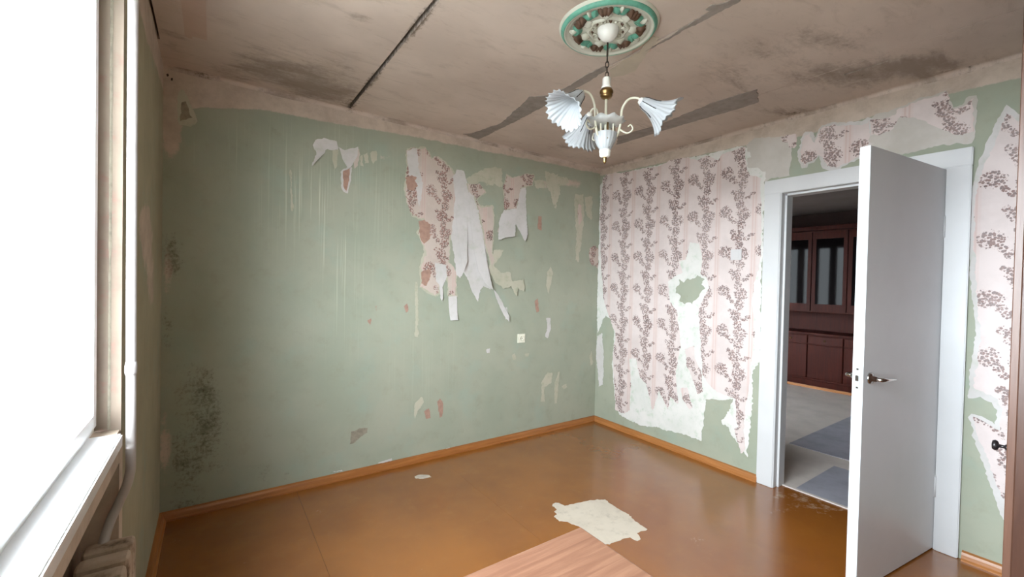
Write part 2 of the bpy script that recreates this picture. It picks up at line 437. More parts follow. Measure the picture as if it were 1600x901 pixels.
wall_back = struct(wall_slab('wall_back', 'green_wall', 1, 0.0, 0.12, -W-0.2, 0.0, -0.12, H+0.1, [], 0.022, mask_back))
DO_Y0, DO_Y1, DO_Z = -2.525, -1.70, 2.05            # clear doorway
wall_right = struct(wall_slab('wall_right', 'green_wall', 0, 0.0, 0.12, -D, 1.75, -0.12, H+0.1, [(DO_Y0-0.03, DO_Y1+0.03, -0.06, DO_Z+0.03), (W2_Y0, W2_Y1, W2_Z0, W2_Z1)], 0.022, mask_right))
NICHE = (-2.95, -1.30, 0.06, 0.80)
wall_left = struct(wall_slab('wall_left', 'window_wall', 0, -W, -W-0.20, -D, 0.0, -0.12, H+0.1, [(WIN_Y0, WIN_Y1, WIN_Z0-0.05, WIN_Z1), NICHE], 0.03, mask_left))
bbox('niche_back', (-W-0.2, -W-0.085, NICHE[0]-0.01, NICHE[1]+0.01, NICHE[2]-0.01, NICHE[3]+0.01), 'reveal_plaster_old', wall_left)
wall_front = struct(bbox('wall_front', (-W-0.2, 0.12, -D-0.12, -D, -0.12, H+0.1), 'window_wall'))

# ceiling: slabs with open joints
ceiling = struct(bbox('ceiling', (-W-0.2, 0.12, -D-0.12, 0.12, H+0.05, H+0.15), 'concrete'))
def mask_ceil(p):
    px, py = to_px(p)
    sm = gauss(px, py, [(480, 120, 90, 30, .9), (400, 90, 60, 30, .6), (520, 150, 60, 20, .7), (340, 120, 60, 30, .4), (560, 30, 30, 14, .8), (640, 90, 40, 30, .3), (1180, 75, 60, 30, .6),
                        (1300, 55, 70, 30, .7), (1330, 120, 140, 25, .8), (1130, 120, 40, 30, .5), (1230, 175, 60, 10, .9), (1450, 100, 90, 20, .9), (1010, 200, 60, 10, .5),
                        (930, 245, 30, 10, .6), (270, 60, 30, 50, .5), (740, 110, 60, 50, .2), (650, 205, 20, 6, .6), (880, 230, 40, 8, .6)])
    # along the first joint
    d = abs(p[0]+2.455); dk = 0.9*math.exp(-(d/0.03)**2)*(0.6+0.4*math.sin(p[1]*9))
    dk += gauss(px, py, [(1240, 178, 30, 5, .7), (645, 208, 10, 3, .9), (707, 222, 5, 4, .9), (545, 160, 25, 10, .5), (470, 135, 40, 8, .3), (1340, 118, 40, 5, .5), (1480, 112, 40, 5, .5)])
    al = 1.0 if (285 < px < 325 and py < 60) else 0.0
    al += 1.0 if (985 < px < 1015 and 55 < py < 85 and px+py > 1050) else 0.0
    return (sm, dk, 0.0, al)
joints = [(-2.470, -2.448), (-1.490, -1.478), (-0.512, -0.508)]
CR0, CR1 = on_plane(1320, 117, 2, H), on_plane(1388, 95, 2, H)      # short open crack
edges = [-W-0.0] + [v for j in joints for v in j] + [0.0]
for k in range(0, len(edges), 2):
    gaps = {0: [(-W+0.001, -W+0.011, -1.15, -0.32)], 6: [(CR1.x-0.009, CR1.x+0.009, CR1.y, CR0.y)]}.get(k, [])
    wall_slab('ceiling_slab', 'ceiling_plaster', 2, H, H+0.05, edges[k], edges[k+1], -D, 0.0, gaps, 0.03, mask_ceil, ceiling)
# coved edge between ceiling and walls
def cove(name, pts_fn, n=5, r=0.045):
    bm = bmesh.new(); cols = []
    for q in pts_fn: cols.append([bm.verts.new(v) for v in q])
    for a, b in zip(cols, cols[1:]):
        for i in range(len(a)-1): bm.faces.new((a[i], a[i+1], b[i+1], b[i]))
    lay = bm.verts.layers.float_color.new('mask')
    for v in bm.verts: v[lay] = (0.55+0.7*mnoise.noise((v.co.x*4, v.co.y*4, 0)), 0.2+0.6*max(0, mnoise.noise((v.co.x*6, v.co.y*6, 9))), 0, 0)
    return obj(name, bm, 'ceiling_plaster', ceiling, True)
def prof(r, n=6):
    # concave: from (0, -r) on the wall to (r, 0) on the ceiling (distance from wall, height below ceiling)
    return [(r-r*math.cos(t), -(r-r*math.sin(t))) for t in [math.pi/2*k/n for k in range(n+1)]]
rows = []
for k in range(60):
    x = -W+W*k/59; r = 0.022+0.012*mnoise.noise((x*3, 0, 0)); rows.append([(x, -0.0005-a, H-0.0005+b) for a, b in prof(r)])
cove('plaster_cove', rows)
rows = []
for k in range(60):
    y = -D+D*k/59; r = 0.022+0.012*mnoise.noise((y*3, 5, 0)); rows.append([(-0.0005-a, y, H-0.0005+b) for a, b in prof(r)])
cove('plaster_cove', rows)

# floor: painted hardboard sheets on a pale sub-floor
floor = struct(bbox('floor', (-W-0.2, 0.12, -D-0.12, 0.12, -0.12, -0.008), 'bare_board'))
def mask_floor(p):
    px, py = to_px(p)
    return (gauss(px, py, [(1240, 775, 60, 14, .55), (1215, 800, 40, 10, .4), (1295, 795, 50, 12, .5), (660, 744, 10, 3, .8), (440, 800, 50, 10, .3), (740, 860, 20, 5, .5), (1160, 735, 40, 6, .4)]), 0, 0, 0)
fx = [-W, -2.7505, -2.7495, -1.746, -1.7448, 0.10]
for k in range(0, 6, 2):
    hx = [] if k < 4 else [(0.0, 0.10, -D, DO_Y0-0.03), (0.0, 0.10, DO_Y1+0.03, 0.0)]
    wall_slab('floor_sheet', 'floor_paint', 2, 0.0, -0.008, fx[k], fx[k+1], -D, 0.0, hx, 0.04, mask_floor, floor)
struct(bbox('ground_outside', (-120, 60, -90, 90, -6.4, -6.2), 'concrete'))

# baseboards: small quarter-round strip on a fillet
def baseboard(name, a, b, nrm, mat):
    bm = bmesh.new(); a = Vector(a); b = Vector(b); n = Vector(nrm); N = 40; rows = []
    pf = [(0, 0), (0.032, 0), (0.032, 0.008), (0.024, 0.014), (0.020, 0.030), (0.014, 0.042), (0.0, 0.048)]
    for k in range(N+1):
        p = a.lerp(b, k/N); w = 0.0015*mnoise.noise((p.x*5, p.y*5, 1))
        rows.append([bm.verts.new(p+n*(d+(w if d else 0))+Vector((0, 0, h))) for d, h in pf])
    for r0, r1 in zip(rows, rows[1:]):
        for i in range(len(pf)): bm.faces.new((r0[i], r0[(i+1) % len(pf)], r1[(i+1) % len(pf)], r1[i]))
    bm.faces.new(rows[0]); bm.faces.new(rows[-1][::-1])
    return struct(obj(name, bm, mat))
baseboard('baseboard_back', (-W, 0, 0), (0, 0, 0), (0, -1, 0), 'baseboard_wood')
baseboard('baseboard_right', (0, -1.605, 0), (0, 0, 0), (-1, 0, 0), 'baseboard_wood_y')
baseboard('baseboard_right', (0, -D, 0), (0, -2.625, 0), (-1, 0, 0), 'baseboard_wood_y')
baseboard('baseboard_left', (-W, -D, 0), (-W, 0, 0), (1, 0, 0), 'baseboard_wood_y')

# ------------------------------------------------------------------ torn paper, traced on the wall it hangs on
def trace(px_pts, ax, val):
    return [((p := on_plane(x, y, ax, val))[1 if ax == 0 else 0], p[2]) for x, y in px_pts]
def poly_area(pts): return 0.5*sum(a[0]*b[1]-b[0]*a[1] for a, b in zip(pts, pts[1:]+pts[:1]))
def ragged(pts, amp, stepm=0.012, seed=0, grow=0.0):
    if poly_area(pts) < 0: pts = pts[::-1]
    out = []; rnd = random.Random(seed); n = len(pts)
    for i in range(n):
        a = Vector(pts[i]); b = Vector(pts[(i+1) % n]); L = (b-a).length
        if L < 1e-5: continue
        d = (b-a)/L; nr = Vector((d.y, -d.x)); k = max(1, int(L/stepm))
        for j in range(k):
            p = a+(b-a)*(j/k)
            q = mnoise.noise((p.x*45+seed, p.y*45, seed*1.7))*amp+mnoise.noise((p.x*14+seed, p.y*14, seed*0.7))*amp*1.2+(rnd.random()-0.5)*amp*0.9
            out.append(p+nr*(grow+q))
    return out
PSEED = [0]
def paper(name, pts, ax, mat, layer=1, amp=0.005, holes=(), parent=None, thick=0.0008, curl=None, grow=0.0, stepm=0.012, px=True):
    """layer: order of sheets on the wall; curl (amount): the lower end stands off the wall"""
    PSEED[0] += 1
    val = 0.0; base = 0.0012*layer
    P2 = trace(pts, ax, val) if px else list(pts)
    loops = [ragged(P2, amp, stepm, PSEED[0], grow)]
    for h in holes:
        hl = ragged(trace(h, ax, val) if px else list(h), amp, stepm, PSEED[0]+50, -grow); loops.append(hl[::-1])
    flat = [p for l in loops for p in l]
    tris = tessellate_polygon([[Vector((p.x, p.y, 0)) for p in l] for l in loops])
    ztop = max(p.y for p in flat); zbot = min(p.y for p in flat)
    def off(p):
        o = base+0.0006*(1+mnoise.noise((p.x*9, p.y*9, PSEED[0])))
        if curl: o += curl*max(0, (ztop-p.y)/(ztop-zbot)-0.35)**2*2.3
        return o
    def P3(p, extra):
        o = off(p)+extra
        return (-o, p.x, p.y) if ax == 0 else (p.x, -o, p.y)
    bm = bmesh.new(); A = [bm.verts.new(P3(p, thick)) for p in flat]; B = [bm.verts.new(P3(p, 0)) for p in flat]
    for t in tris:
        try: bm.faces.new([A[i] for i in t]); bm.faces.new([B[i] for i in t[::-1]])
        except ValueError: pass
    k = 0
    for l in loops:
        n = len(l)
        for i in range(n):
            a, b = k+i, k+(i+1) % n
            try: bm.faces.new((A[a], A[b], B[b], B[a]))
            except ValueError: pass
        k += n
    if not curl: bmesh.ops.delete(bm, geom=[f for f in bm.faces if all(v in set(B) for v in f.verts)], context='FACES_ONLY') if False else None
    return obj(name, bm, mat, parent if parent is not None else (wall_right if ax == 0 else wall_back))
def C(scale, ox, oy, pts): return [(ox+x/scale, oy+y/scale) for x, y in pts]

# --- doorway wall
main_white = [(938, 292), (944, 276), (1165, 228), (1186, 262), (1196, 268), (1196, 290), (1190, 440), (1188, 560), (1176, 585), (1176, 640), (1168, 714), (1152, 690), (1138, 668), (1128, 662), (1146, 624),
              (1104, 624), (1100, 655), (1096, 688), (1060, 676), (1030, 668), (1000, 664), (983, 656), (968, 648), (962, 630), (957, 575), (960, 520), (956, 500), (946, 492), (934, 520), (933, 470), (936, 380)]
hole_green = [(1057, 448), (1062, 442), (1061, 436), (1068, 441), (1074, 434), (1080, 436), (1090, 430), (1101, 436), (1096, 444), (1102, 450), (1094, 456), (1090, 466), (1082, 474), (1076, 472), (1070, 476), (1062, 470), (1064, 462), (1056, 458)]
paper('paper_backing', main_white, 0, 'paper_faded', 1, 0.010, [hole_green])
W1 = [(942, 282), (948, 272), (985, 268), (1030, 260), (1048, 250), (1075, 246), (1090, 250), (1106, 243), (1122, 250), (1128, 240), (1140, 236), (1164, 229), (1166, 262), (1172, 275), (1188, 277), (1190, 300), (1189, 400),
      (1186, 420), (1180, 440), (1176, 470), (1180, 520), (1174, 560), (1172, 600), (1164, 640), (1160, 690), (1152, 660), (1150, 622), (1120, 612), (1108, 600), (1098, 585), (1094, 520), (1092, 480), (1100, 466), (1108, 450), (1104, 432),
      (1096, 428), (1098, 400), (1092, 380), (1078, 378), (1072, 405), (1060, 408), (1068, 426), (1054, 432), (1044, 440), (1046, 470), (1058, 486), (1064, 540), (1056, 580), (1060, 630), (1048, 620), (1044, 640), (1030, 610), (1020, 640), (1010, 600), (1000, 590),
      (994, 560), (984, 560), (986, 600), (984, 640), (976, 646), (962, 640), (960, 600), (958, 560), (962, 520), (954, 500), (944, 470), (940, 420), (938, 340)]
paper('wallpaper_sheet', W1, 0, 'wallpaper_doorside', 2, 0.006)
paper('wallpaper_scrap', [(1070, 545), (1084, 540), (1086, 560), (1096, 580), (1098, 612), (1090, 615), (1082, 590), (1074, 570)], 0, 'wallpaper_doorside', 2, 0.006)
paper('wallpaper_scrap', [(1064, 606), (1074, 604), (1082, 636), (1078, 640), (1066, 622)], 0, 'wallpaper_doorside', 2, 0.005)
paper('wallpaper_scrap', [(1148, 670), (1160, 664), (1166, 700), (1158, 708)], 0, 'wallpaper_doorside', 2, 0.005)
paper('paper_backing', [(933, 525), (941, 520), (944, 560), (942, 600), (936, 604), (932, 560)], 0, 'paper_white', 1, 0.008)
# blank grey patch beside the casing top
paper('paper_backing', [(1166, 226), (1180, 215), (1222, 214), (1236, 216), (1238, 244), (1234, 262), (1234, 275), (1206, 278), (1196, 284), (1190, 276), (1170, 274)], 0, 'paper_grey', 1, 0.006)
paper('wallpaper_scrap', C(3.81, 1180, 80, [(150, 515), (200, 498), (245, 492), (246, 560), (232, 580), (205, 575), (195, 540), (165, 540)]), 0, 'wallpaper_doorside', 2, 0.006)
S2 = C(3.81, 1180, 80, [(262, 600), (278, 560), (290, 500), (330, 482), (352, 545), (385, 470), (400, 452), (470, 430), (540, 442), (620, 430), (690, 408), (690, 600), (600, 640), (530, 672), (480, 700), (420, 690), (400, 640), (380, 622), (330, 660), (288, 690), (262, 650)])
paper('paper_backing', S2, 0, 'paper_white', 1, 0.010, grow=0.012)
paper('wallpaper_scrap', S2, 0, 'wallpaper_doorside', 2, 0.008, grow=-0.006)
S3 = C(3.81, 1180, 80, [(686, 408), (760, 375), (840, 346), (900, 322), (970, 292), (1090, 262), (1130, 238), (1150, 270), (1160, 310), (1180, 335), (1240, 322), (1262, 290), (1300, 268), (1304, 330), (1300, 450), (1292, 540), (1200, 545), (1050, 562), (930, 600), (860, 610), (690, 590)])
paper('paper_backing', S3, 0, 'paper_grey', 1, 0.008, grow=0.008)
paper('wallpaper_scrap', C(3.81, 1180, 80, [(686, 410), (760, 400), (835, 380), (842, 352), (900, 330), (970, 300), (1090, 268), (1130, 244), (1150, 280), (1165, 320), (1180, 345), (1240, 330), (1265, 300), (1296, 280), (1298, 340), (1296, 470), (1270, 490), (1230, 510), (1190, 505), (1150, 475), (1110, 460), (1050, 435), (1000, 410), (940, 392), (860, 392), (820, 470), (760, 495), (690, 500)]), 0, 'wallpaper_doorside', 2, 0.008)
# sheet right of the casing
S4 = [(1572, 164), (1578, 170), (1590, 180), (1700, 200), (1700, 960), (1580, 830), (1570, 812), (1560, 785), (1548, 752), (1532, 710), (1521, 680), (1517, 648), (1538, 655), (1555, 663), (1560, 640), (1551, 627), (1530, 617), (1514, 622), (1516, 600), (1521, 560), (1526, 520), (1522, 470), (1517, 440), (1517, 330), (1519, 300), (1530, 255), (1545, 222), (1560, 190)]
paper('paper_backing', S4, 0, 'paper_white', 1, 0.006, grow=0.004)
tongue = [(1514, 622), (1530, 616), (1556, 626), (1560, 640), (1556, 662), (1540, 654), (1516, 646)]
paper('wallpaper_sheet', [(1574, 176), (1590, 188), (1690, 205), (1690, 940), (1582, 815), (1572, 790), (1554, 745), (1538, 705), (1526, 675), (1521, 650), (1541, 660), (1562, 672), (1566, 640), (1560, 622), (1530, 610), (1520, 605), (1528, 560), (1532, 520), (1528, 470), (1524, 440), (1522, 330), (1525, 305), (1538, 260), (1552, 226)], 0, 'wallpaper_doorside', 2, 0.006)

# --- green wall: scraps of wallpaper, white backing, hanging strips
G = lambda pts: C(2.73, 460, 190, pts)
paper('paper_backing', G([(78, 100), (98, 74), (125, 70), (180, 86), (188, 120), (160, 125), (140, 118), (112, 150), (70, 192), (95, 135)]), 1, 'paper_white', 2, 0.005, curl=0.03)
paper('paper_backing', G([(188, 108), (215, 120), (272, 108), (268, 150), (240, 192), (226, 206), (208, 170)]), 1, 'paper_white', 2, 0.004, curl=0.02)
g = G([(202, 215), (240, 188), (236, 250), (222, 305), (206, 280)])
paper('paper_backing', g, 1, 'paper_white', 1, 0.005, grow=0.008); paper('wallpaper_scrap', g, 1, 'orange_plaster', 2, 0.005, grow=-0.005)
paper('wallpaper_scrap', G([(160, 120), (188, 120), (180, 190), (172, 200), (164, 160)]), 1, 'paper_cream', 1, 0.006)
paper('wallpaper_scrap', G([(262, 112), (276, 118), (270, 185), (255, 200), (252, 160)]), 1, 'wallpaper_scrap', 1, 0.005)
for q in ([(290, 140), (310, 130), (318, 175), (300, 180)], [(325, 135), (350, 125), (352, 165), (335, 180)], [(280, 150), (288, 140), (292, 190), (282, 186)]):
    paper('paper_backing', G(q), 1, 'paper_cream', 1, 0.006)
g2 = G([(480, 122), (520, 112), (560, 110), (585, 158), (610, 148), (660, 186), (690, 236), (684, 330), (682, 480), (666, 490), (658, 600), (690, 640), (690, 745), (655, 742), (652, 660), (618, 606), (620, 730), (600, 742), (565, 725), (538, 700), (535, 620), (556, 560), (540, 510), (525, 470), (556, 420), (500, 402), (482, 350), (470, 290), (475, 230), (486, 190)])
paper('paper_backing', g2, 1, 'paper_cream', 1, 0.008, grow=0.005); paper('wallpaper_scrap', g2, 1, 'wallpaper_scrap', 2, 0.011, grow=-0.004)
paper('paper_backing', G([(478, 122), (522, 114), (530, 200), (545, 260), (540, 330), (530, 372), (524, 300), (510, 235), (486, 228)]), 1, 'paper_white', 3, 0.006)
paper('plaster_scar', G([(476, 240), (500, 230), (522, 240), (524, 275), (505, 298), (480, 285)]), 1, 'orange_plaster', 3, 0.006)
paper('plaster_scar', G([(528, 470), (530, 425), (555, 418), (578, 440), (578, 500), (552, 520), (540, 505)]), 1, 'orange_plaster', 3, 0.006)
paper('plaster_scar', G([(540, 640), (575, 628), (580, 660), (560, 700), (540, 690)]), 1, 'orange_plaster', 3, 0.006)
paper('paper_backing', G([(600, 600), (645, 610), (648, 660), (632, 700), (625, 768), (616, 700), (604, 680)]), 1, 'paper_white', 3, 0.006, curl=0.02)
Q = lambda pts: C(2.51, 453, 172, pts)
for q in ([(735, 240), (790, 228), (832, 222), (832, 300), (800, 292), (770, 300), (760, 280), (700, 290), (690, 270)], [(1000, 240), (1050, 250), (1060, 330), (1040, 385), (1026, 330), (1004, 300)], [(500, 720), (504, 760), (500, 890), (492, 880), (494, 780)], [(455, 150), (490, 145), (485, 240), (462, 250)], [(1120, 330), (1150, 330), (1150, 470), (1135, 560), (1122, 590), (1124, 460)]):
    paper('paper_backing', Q(q), 1, 'paper_cream', 1, 0.012)
# pale printed strip and long hanging white tongues
paper('hanging_strip', G([(656, 745), (692, 742), (693, 845), (660, 846)]), 1, 'paper_white', 3, 0.002, curl=0.02)
g4 = G([(676, 235), (692, 205), (722, 212), (738, 262), (780, 268), (768, 330), (790, 400), (810, 500), (822, 600), (832, 640), (836, 716), (805, 700), (790, 718), (782, 768), (762, 735), (745, 690), (722, 640), (706, 668), (690, 650), (668, 490), (684, 330)])
paper('paper_backing', g4, 1, 'paper_white', 3, 0.006)
paper('hanging_strip', G([(700, 220), (722, 220), (732, 330), (736, 480), (730, 600), (712, 640), (700, 560), (690, 420), (694, 300)]), 1, 'paper_white', 4, 0.004, curl=0.035)
paper('hanging_strip', G([(742, 272), (770, 300), (785, 380), (800, 480), (815, 600), (834, 716), (806, 694), (780, 640), (762, 540), (748, 420)]), 1, 'paper_white', 4, 0.004, curl=0.045)
g5 = G([(736, 264), (790, 264), (818, 302), (790, 322), (776, 332), (792, 362), (845, 360), (850, 400), (846, 500), (842, 560), (856, 590), (840, 622), (826, 578), (812, 520), (792, 420), (766, 322), (742, 300)])
paper('paper_backing', g5, 1, 'paper_cream', 4, 0.007, grow=0.004); paper('wallpaper_scrap', g5, 1, 'wallpaper_scrap', 5, 0.006, grow=-0.006)
paper('paper_backing', G([(852, 548), (892, 548), (874, 580), (850, 612), (880, 645), (920, 640), (932, 680), (976, 672), (976, 722), (950, 712), (942, 742), (920, 700), (890, 712), (852, 684), (826, 630), (842, 590)]), 1, 'paper_cream', 2, 0.008, curl=0.02)
paper('hanging_strip', G([(850, 716), (866, 735), (884, 765), (912, 830), (906, 852), (886, 820), (864, 765)]), 1, 'paper_white', 3, 0.003, curl=0.03)
g8 = G([(904, 222), (925, 240), (950, 234), (985, 222), (1022, 226), (1014, 272), (962, 284), (946, 372), (894, 374), (890, 280)])
paper('paper_backing', g8, 1, 'paper_cream', 2, 0.008, grow=0.004); paper('wallpaper_scrap', g8, 1, 'wallpaper_scrap', 3, 0.007, grow=-0.004)
paper('paper_backing', G([(894, 376), (944, 372), (962, 290), (986, 276), (990, 480), (976, 515), (958, 470), (940, 438), (934, 490), (862, 502), (870, 432), (884, 396)]), 1, 'paper_white', 2, 0.006, curl=0.03)
paper('wallpaper_scrap', G([(864, 470), (880, 425), (905, 410), (910, 440), (890, 486)]), 1, 'wallpaper_scrap', 4, 0.006)
paper('paper_backing', G([(1022, 250), (1060, 246), (1066, 280), (1030, 285)]), 1, 'paper_cream', 1, 0.009)
paper('paper_backing', G([(1085, 235), (1165, 238), (1172, 262), (1120, 280), (1110, 370), (1096, 330), (1090, 280)]), 1, 'paper_cream', 1, 0.010)
paper('paper_backing', G([(1196, 310), (1225, 308), (1236, 400), (1222, 500), (1210, 600), (1198, 580), (1206, 470), (1194, 380)]), 1, 'paper_cream', 1, 0.010)
paper('wallpaper_scrap', G([(1210, 350), (1224, 356), (1226, 420), (1214, 440), (1206, 400)]), 1, 'wallpaper_scrap', 2, 0.006)
paper('paper_backing', G([(1236, 320), (1270, 318), (1268, 420), (1250, 400), (1240, 380)]), 1, 'paper_cream', 1, 0.010)
paper('wallpaper_scrap', G([(1258, 540), (1284, 530), (1296, 545), (1296, 622), (1268, 610), (1256, 590)]), 1, 'wallpaper_scrap', 2, 0.008)
paper('paper_backing', G([(1076, 640), (1092, 618), (1102, 640), (1094, 690), (1084, 735), (1074, 700)]), 1, 'paper_cream', 1, 0.006)
L4 = lambda pts: C(4.0, 600, 480, pts)
for q, mt in (([(1014, 66), (1038, 68), (1042, 130), (1020, 190), (1008, 180), (1022, 130)], 'paper_white'), ([(985, 470), (1020, 405), (1052, 410), (1046, 470), (1000, 500), (1004, 590), (980, 588)], 'paper_cream'),
              ([(1066, 470), (1086, 400), (1098, 400), (1086, 520), (1078, 600), (1062, 604)], 'paper_cream'), ([(1110, 492), (1140, 478), (1144, 500), (1120, 512)], 'paper_cream'), ([(800, 300), (818, 286), (824, 325), (804, 332)], 'paper_cream'),
              ([(192, 600), (236, 560), (250, 590), (214, 640), (192, 695), (186, 650)], 'paper_cream'), ([(330, 590), (352, 572), (372, 600), (366, 680), (346, 690), (340, 630)], 'orange_plaster'), ([(1282, 300), (1296, 272), (1304, 350), (1290, 366)], 'paper_cream'),
              ([(640, 262), (662, 258), (658, 284), (644, 282)], 'paper_white'), ([(742, 0), (768, 0), (774, 70), (760, 76)], 'paper_white'), ([(880, 290), (906, 288), (900, 306), (884, 304)], 'paper_cream'), ([(250, 650), (280, 630), (290, 690), (262, 698)], 'orange_plaster')):
    paper('paint_flake', L4(q), 1, mt, 1, 0.006, stepm=0.01)
paper('plaster_scar', [(648, 440), (652, 440), (653, 490), (651, 525), (648, 526), (649, 480)], 1, 'paper_cream', 1, 0.005, stepm=0.01)
paper('plaster_scar', C(2.815, 240, 500, [(866, 490), (905, 474), (942, 474), (936, 494), (910, 510), (880, 540), (862, 546)]), 1, 'plaster_chip', 1, 0.005)
g = [(281, 146), (286, 140), (306, 190), (296, 196), (280, 193)]
paper('paper_backing', g, 1, 'paper_cream', 1, 0.004, grow=0.008); paper('wallpaper_scrap', [(283, 160), (290, 158), (299, 184), (282, 190)], 1, 'plaster_chip', 2, 0.006)
for q in ([(452, 265), (455, 265), (458, 330), (455, 330)], [(841, 338), (846, 338), (846, 360), (840, 358)], [(835, 470), (840, 466), (842, 486), (838, 488)], [(586, 478), (590, 476), (588, 486)], [(632, 478), (636, 474), (638, 486), (634, 488)], [(574, 500), (580, 498), (578, 508)]):
    paper('paint_flake', q, 1, 'orange_plaster' if q[0][0] > 560 else 'paper_cream', 1, 0.005, stepm=0.01)

for q in ([(590, 723), (600, 719), (612, 716), (612, 719), (598, 723)], [(520, 737), (534, 733), (535, 736)], [(690, 703), (702, 699), (704, 702)]):
    paper('paint_flake', q, 1, 'paper_white', 1, 0.004, stepm=0.01)
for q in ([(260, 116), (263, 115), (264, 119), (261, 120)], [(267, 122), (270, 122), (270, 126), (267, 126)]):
    paper('nail_hole_dark', q, 1, 'dark_metal', 1, 0.001, stepm=0.01)  # thin dark sheets stand in for the shade of nail holes

# ------------------------------------------------------------------ ceiling joint fillings
def ceil_patch(name, px_pts, mat, drop=0.004, amp=0.006):
    PSEED[0] += 1
    pts = [on_plane(x, y, 2, H) for x, y in px_pts]; lp = ragged([(p.x, p.y) for p in pts], amp, 0.015, PSEED[0])
    bm = bmesh.new(); A = [bm.verts.new((p.x, p.y, H-drop)) for p in lp]; B = [bm.verts.new((p.x, p.y, H+0.002)) for p in lp]
    for t in tessellate_polygon([[Vector((p.x, p.y, 0)) for p in lp]]): bm.faces.new([A[i] for i in t])
    for i in range(len(lp)): j = (i+1) % len(lp); bm.faces.new((A[i], A[j], B[j], B[i]))
    return obj(name, bm, mat, ceiling)
K = lambda pts: C(2.909, 700, 0, pts)
ceil_patch('sealant_strip', K([(68, 608), (110, 606), (180, 580), (240, 560), (310, 500), (370, 440), (470, 430), (560, 380), (640, 330), (710, 300), (722, 312), (640, 368), (520, 436), (400, 500), (280, 562), (140, 632), (128, 628)]), 'sealant')
ceil_patch('sealant_strip', K([(915, 222), (980, 188), (1080, 132), (1180, 80), (1330, 0), (1300, -8), (1240, 18), (1200, 20), (1172, 42), (1195, 48), (1150, 72), (1060, 130), (965, 190), (898, 230)]), 'sealant')
ceil_patch('sealant_strip', K([(770, 620), (940, 572), (1060, 526), (1200, 466), (1408, 404), (1412, 462), (1300, 498), (1150, 540), (1000, 585), (860, 628), (770, 655)]), 'sealant')
ceil_patch('putty_patch', K([(736, 312), (870, 232), (930, 160), (960, 170), (900, 245), (850, 320), (800, 340), (740, 350)]), 'putty', 0.003)

# bare patch on the floor where the paint has come away
def floor_patch(name, px_pts, mat, lift=0.0012):
    PSEED[0] += 1
    pts = [on_plane(x, y, 2, 0.0) for x, y in px_pts]; lp = ragged([(p.x, p.y) for p in pts], 0.006, 0.012, PSEED[0])
    bm = bmesh.new(); A = [bm.verts.new((p.x, p.y, lift)) for p in lp]; B = [bm.verts.new((p.x, p.y, -0.001)) for p in lp]
    for t in tessellate_polygon([[Vector((p.x, p.y, 0)) for p in lp]]): bm.faces.new([A[i] for i in t])
    for i in range(len(lp)): j = (i+1) % len(lp); bm.faces.new((A[i], A[j], B[j], B[i]))
    return obj(name, bm, mat, floor)
floor_patch('bare_patch', C(3.81, 680, 720, [(695, 255), (715, 248), (735, 252), (770, 268), (890, 238), (1010, 228), (1060, 265), (1150, 320), (1190, 360), (1265, 405), (1200, 430), (1225, 465), (1205, 477), (1160, 455), (1060, 487), (1000, 500), (930, 470), (900, 420), (850, 388), (790, 362), (740, 355), (712, 330), (728, 318), (706, 302), (725, 288), (695, 268)]), 'bare_board')
floor_patch('bare_patch', [(648, 744), (656, 741), (670, 742), (674, 745), (662, 748), (650, 747)], 'bare_board')

# ------------------------------------------------------------------ window, sill, heating
X0 = -W-0.06          # frame face
win = struct(empty('window_1', (-W, (WIN_Y0+WIN_Y1)/2, WIN_Z0)))
def wpart(o, root=win): return shift(o, root)
fw_ = 0.022
bm = bmesh.new()
box(bm, X0-0.07, X0, WIN_Y0, WIN_Y0+fw_, WIN_Z0, WIN_Z1); box(bm, X0-0.07, X0, WIN_Y1-fw_, WIN_Y1, WIN_Z0, WIN_Z1)
box(bm, X0-0.07, X0, WIN_Y0+fw_, WIN_Y1-fw_, WIN_Z0, WIN_Z0+fw_); box(bm, X0-0.07, X0, WIN_Y0+fw_, WIN_Y1-fw_, WIN_Z1-fw_, WIN_Z1)
ym = (WIN_Y0+WIN_Y1)/2; box(bm, X0-0.07, X0, ym-0.03, ym+0.03, WIN_Z0+fw_, WIN_Z1-fw_)
wpart(obj('window_frame', bm, 'pvc'))
for a, b in ((WIN_Y0+fw_, ym-0.03), (ym+0.03, WIN_Y1-fw_)):
    bm = bmesh.new(); s = 0.040; za, zb = WIN_Z0+fw_, WIN_Z1-fw_; xa, xb = X0-0.055, X0+0.008
    box(bm, xa, xb, a, a+s, za, zb); box(bm, xa, xb, b-s, b, za, zb); box(bm, xa, xb, a+s, b-s, za, za+s); box(bm, xa, xb, a+s, b-s, zb-s, zb)
    so = wpart(obj('sash', bm, 'pvc'))
    bm = bmesh.new(); box(bm, X0-0.034, X0-0.030, a+s-0.005, b-s+0.005, za+s-0.005, zb-s+0.005)
    pane = obj('pane', bm, 'window_glass'); pane.parent = so
bm = bmesh.new(); box(bm, X0-0.03, -W+0.012, WIN_Y0-0.05, -1.36+0.07, WIN_Z0-0.036, WIN_Z0)
bm2 = bmesh.new(); box(bm2, X0-0.01, -W+0.014, WIN_Y0-0.0, -1.352, WIN_Z0-0.038, WIN_Z0+0.001); bmesh.ops.bevel(bm2, geom=bm2.edges[:], offset=0.004, segments=2, affect='EDGES'); bm.free()
wpart(obj('window_sill', bm2, 'pvc'))
bm = bmesh.new(); box(bm, X0-0.01, -W-0.001, -1.352, WIN_Y1, WIN_Z0-0.048, WIN_Z0-0.004); wpart(obj('sill_end', bm, 'radiator_paint'))
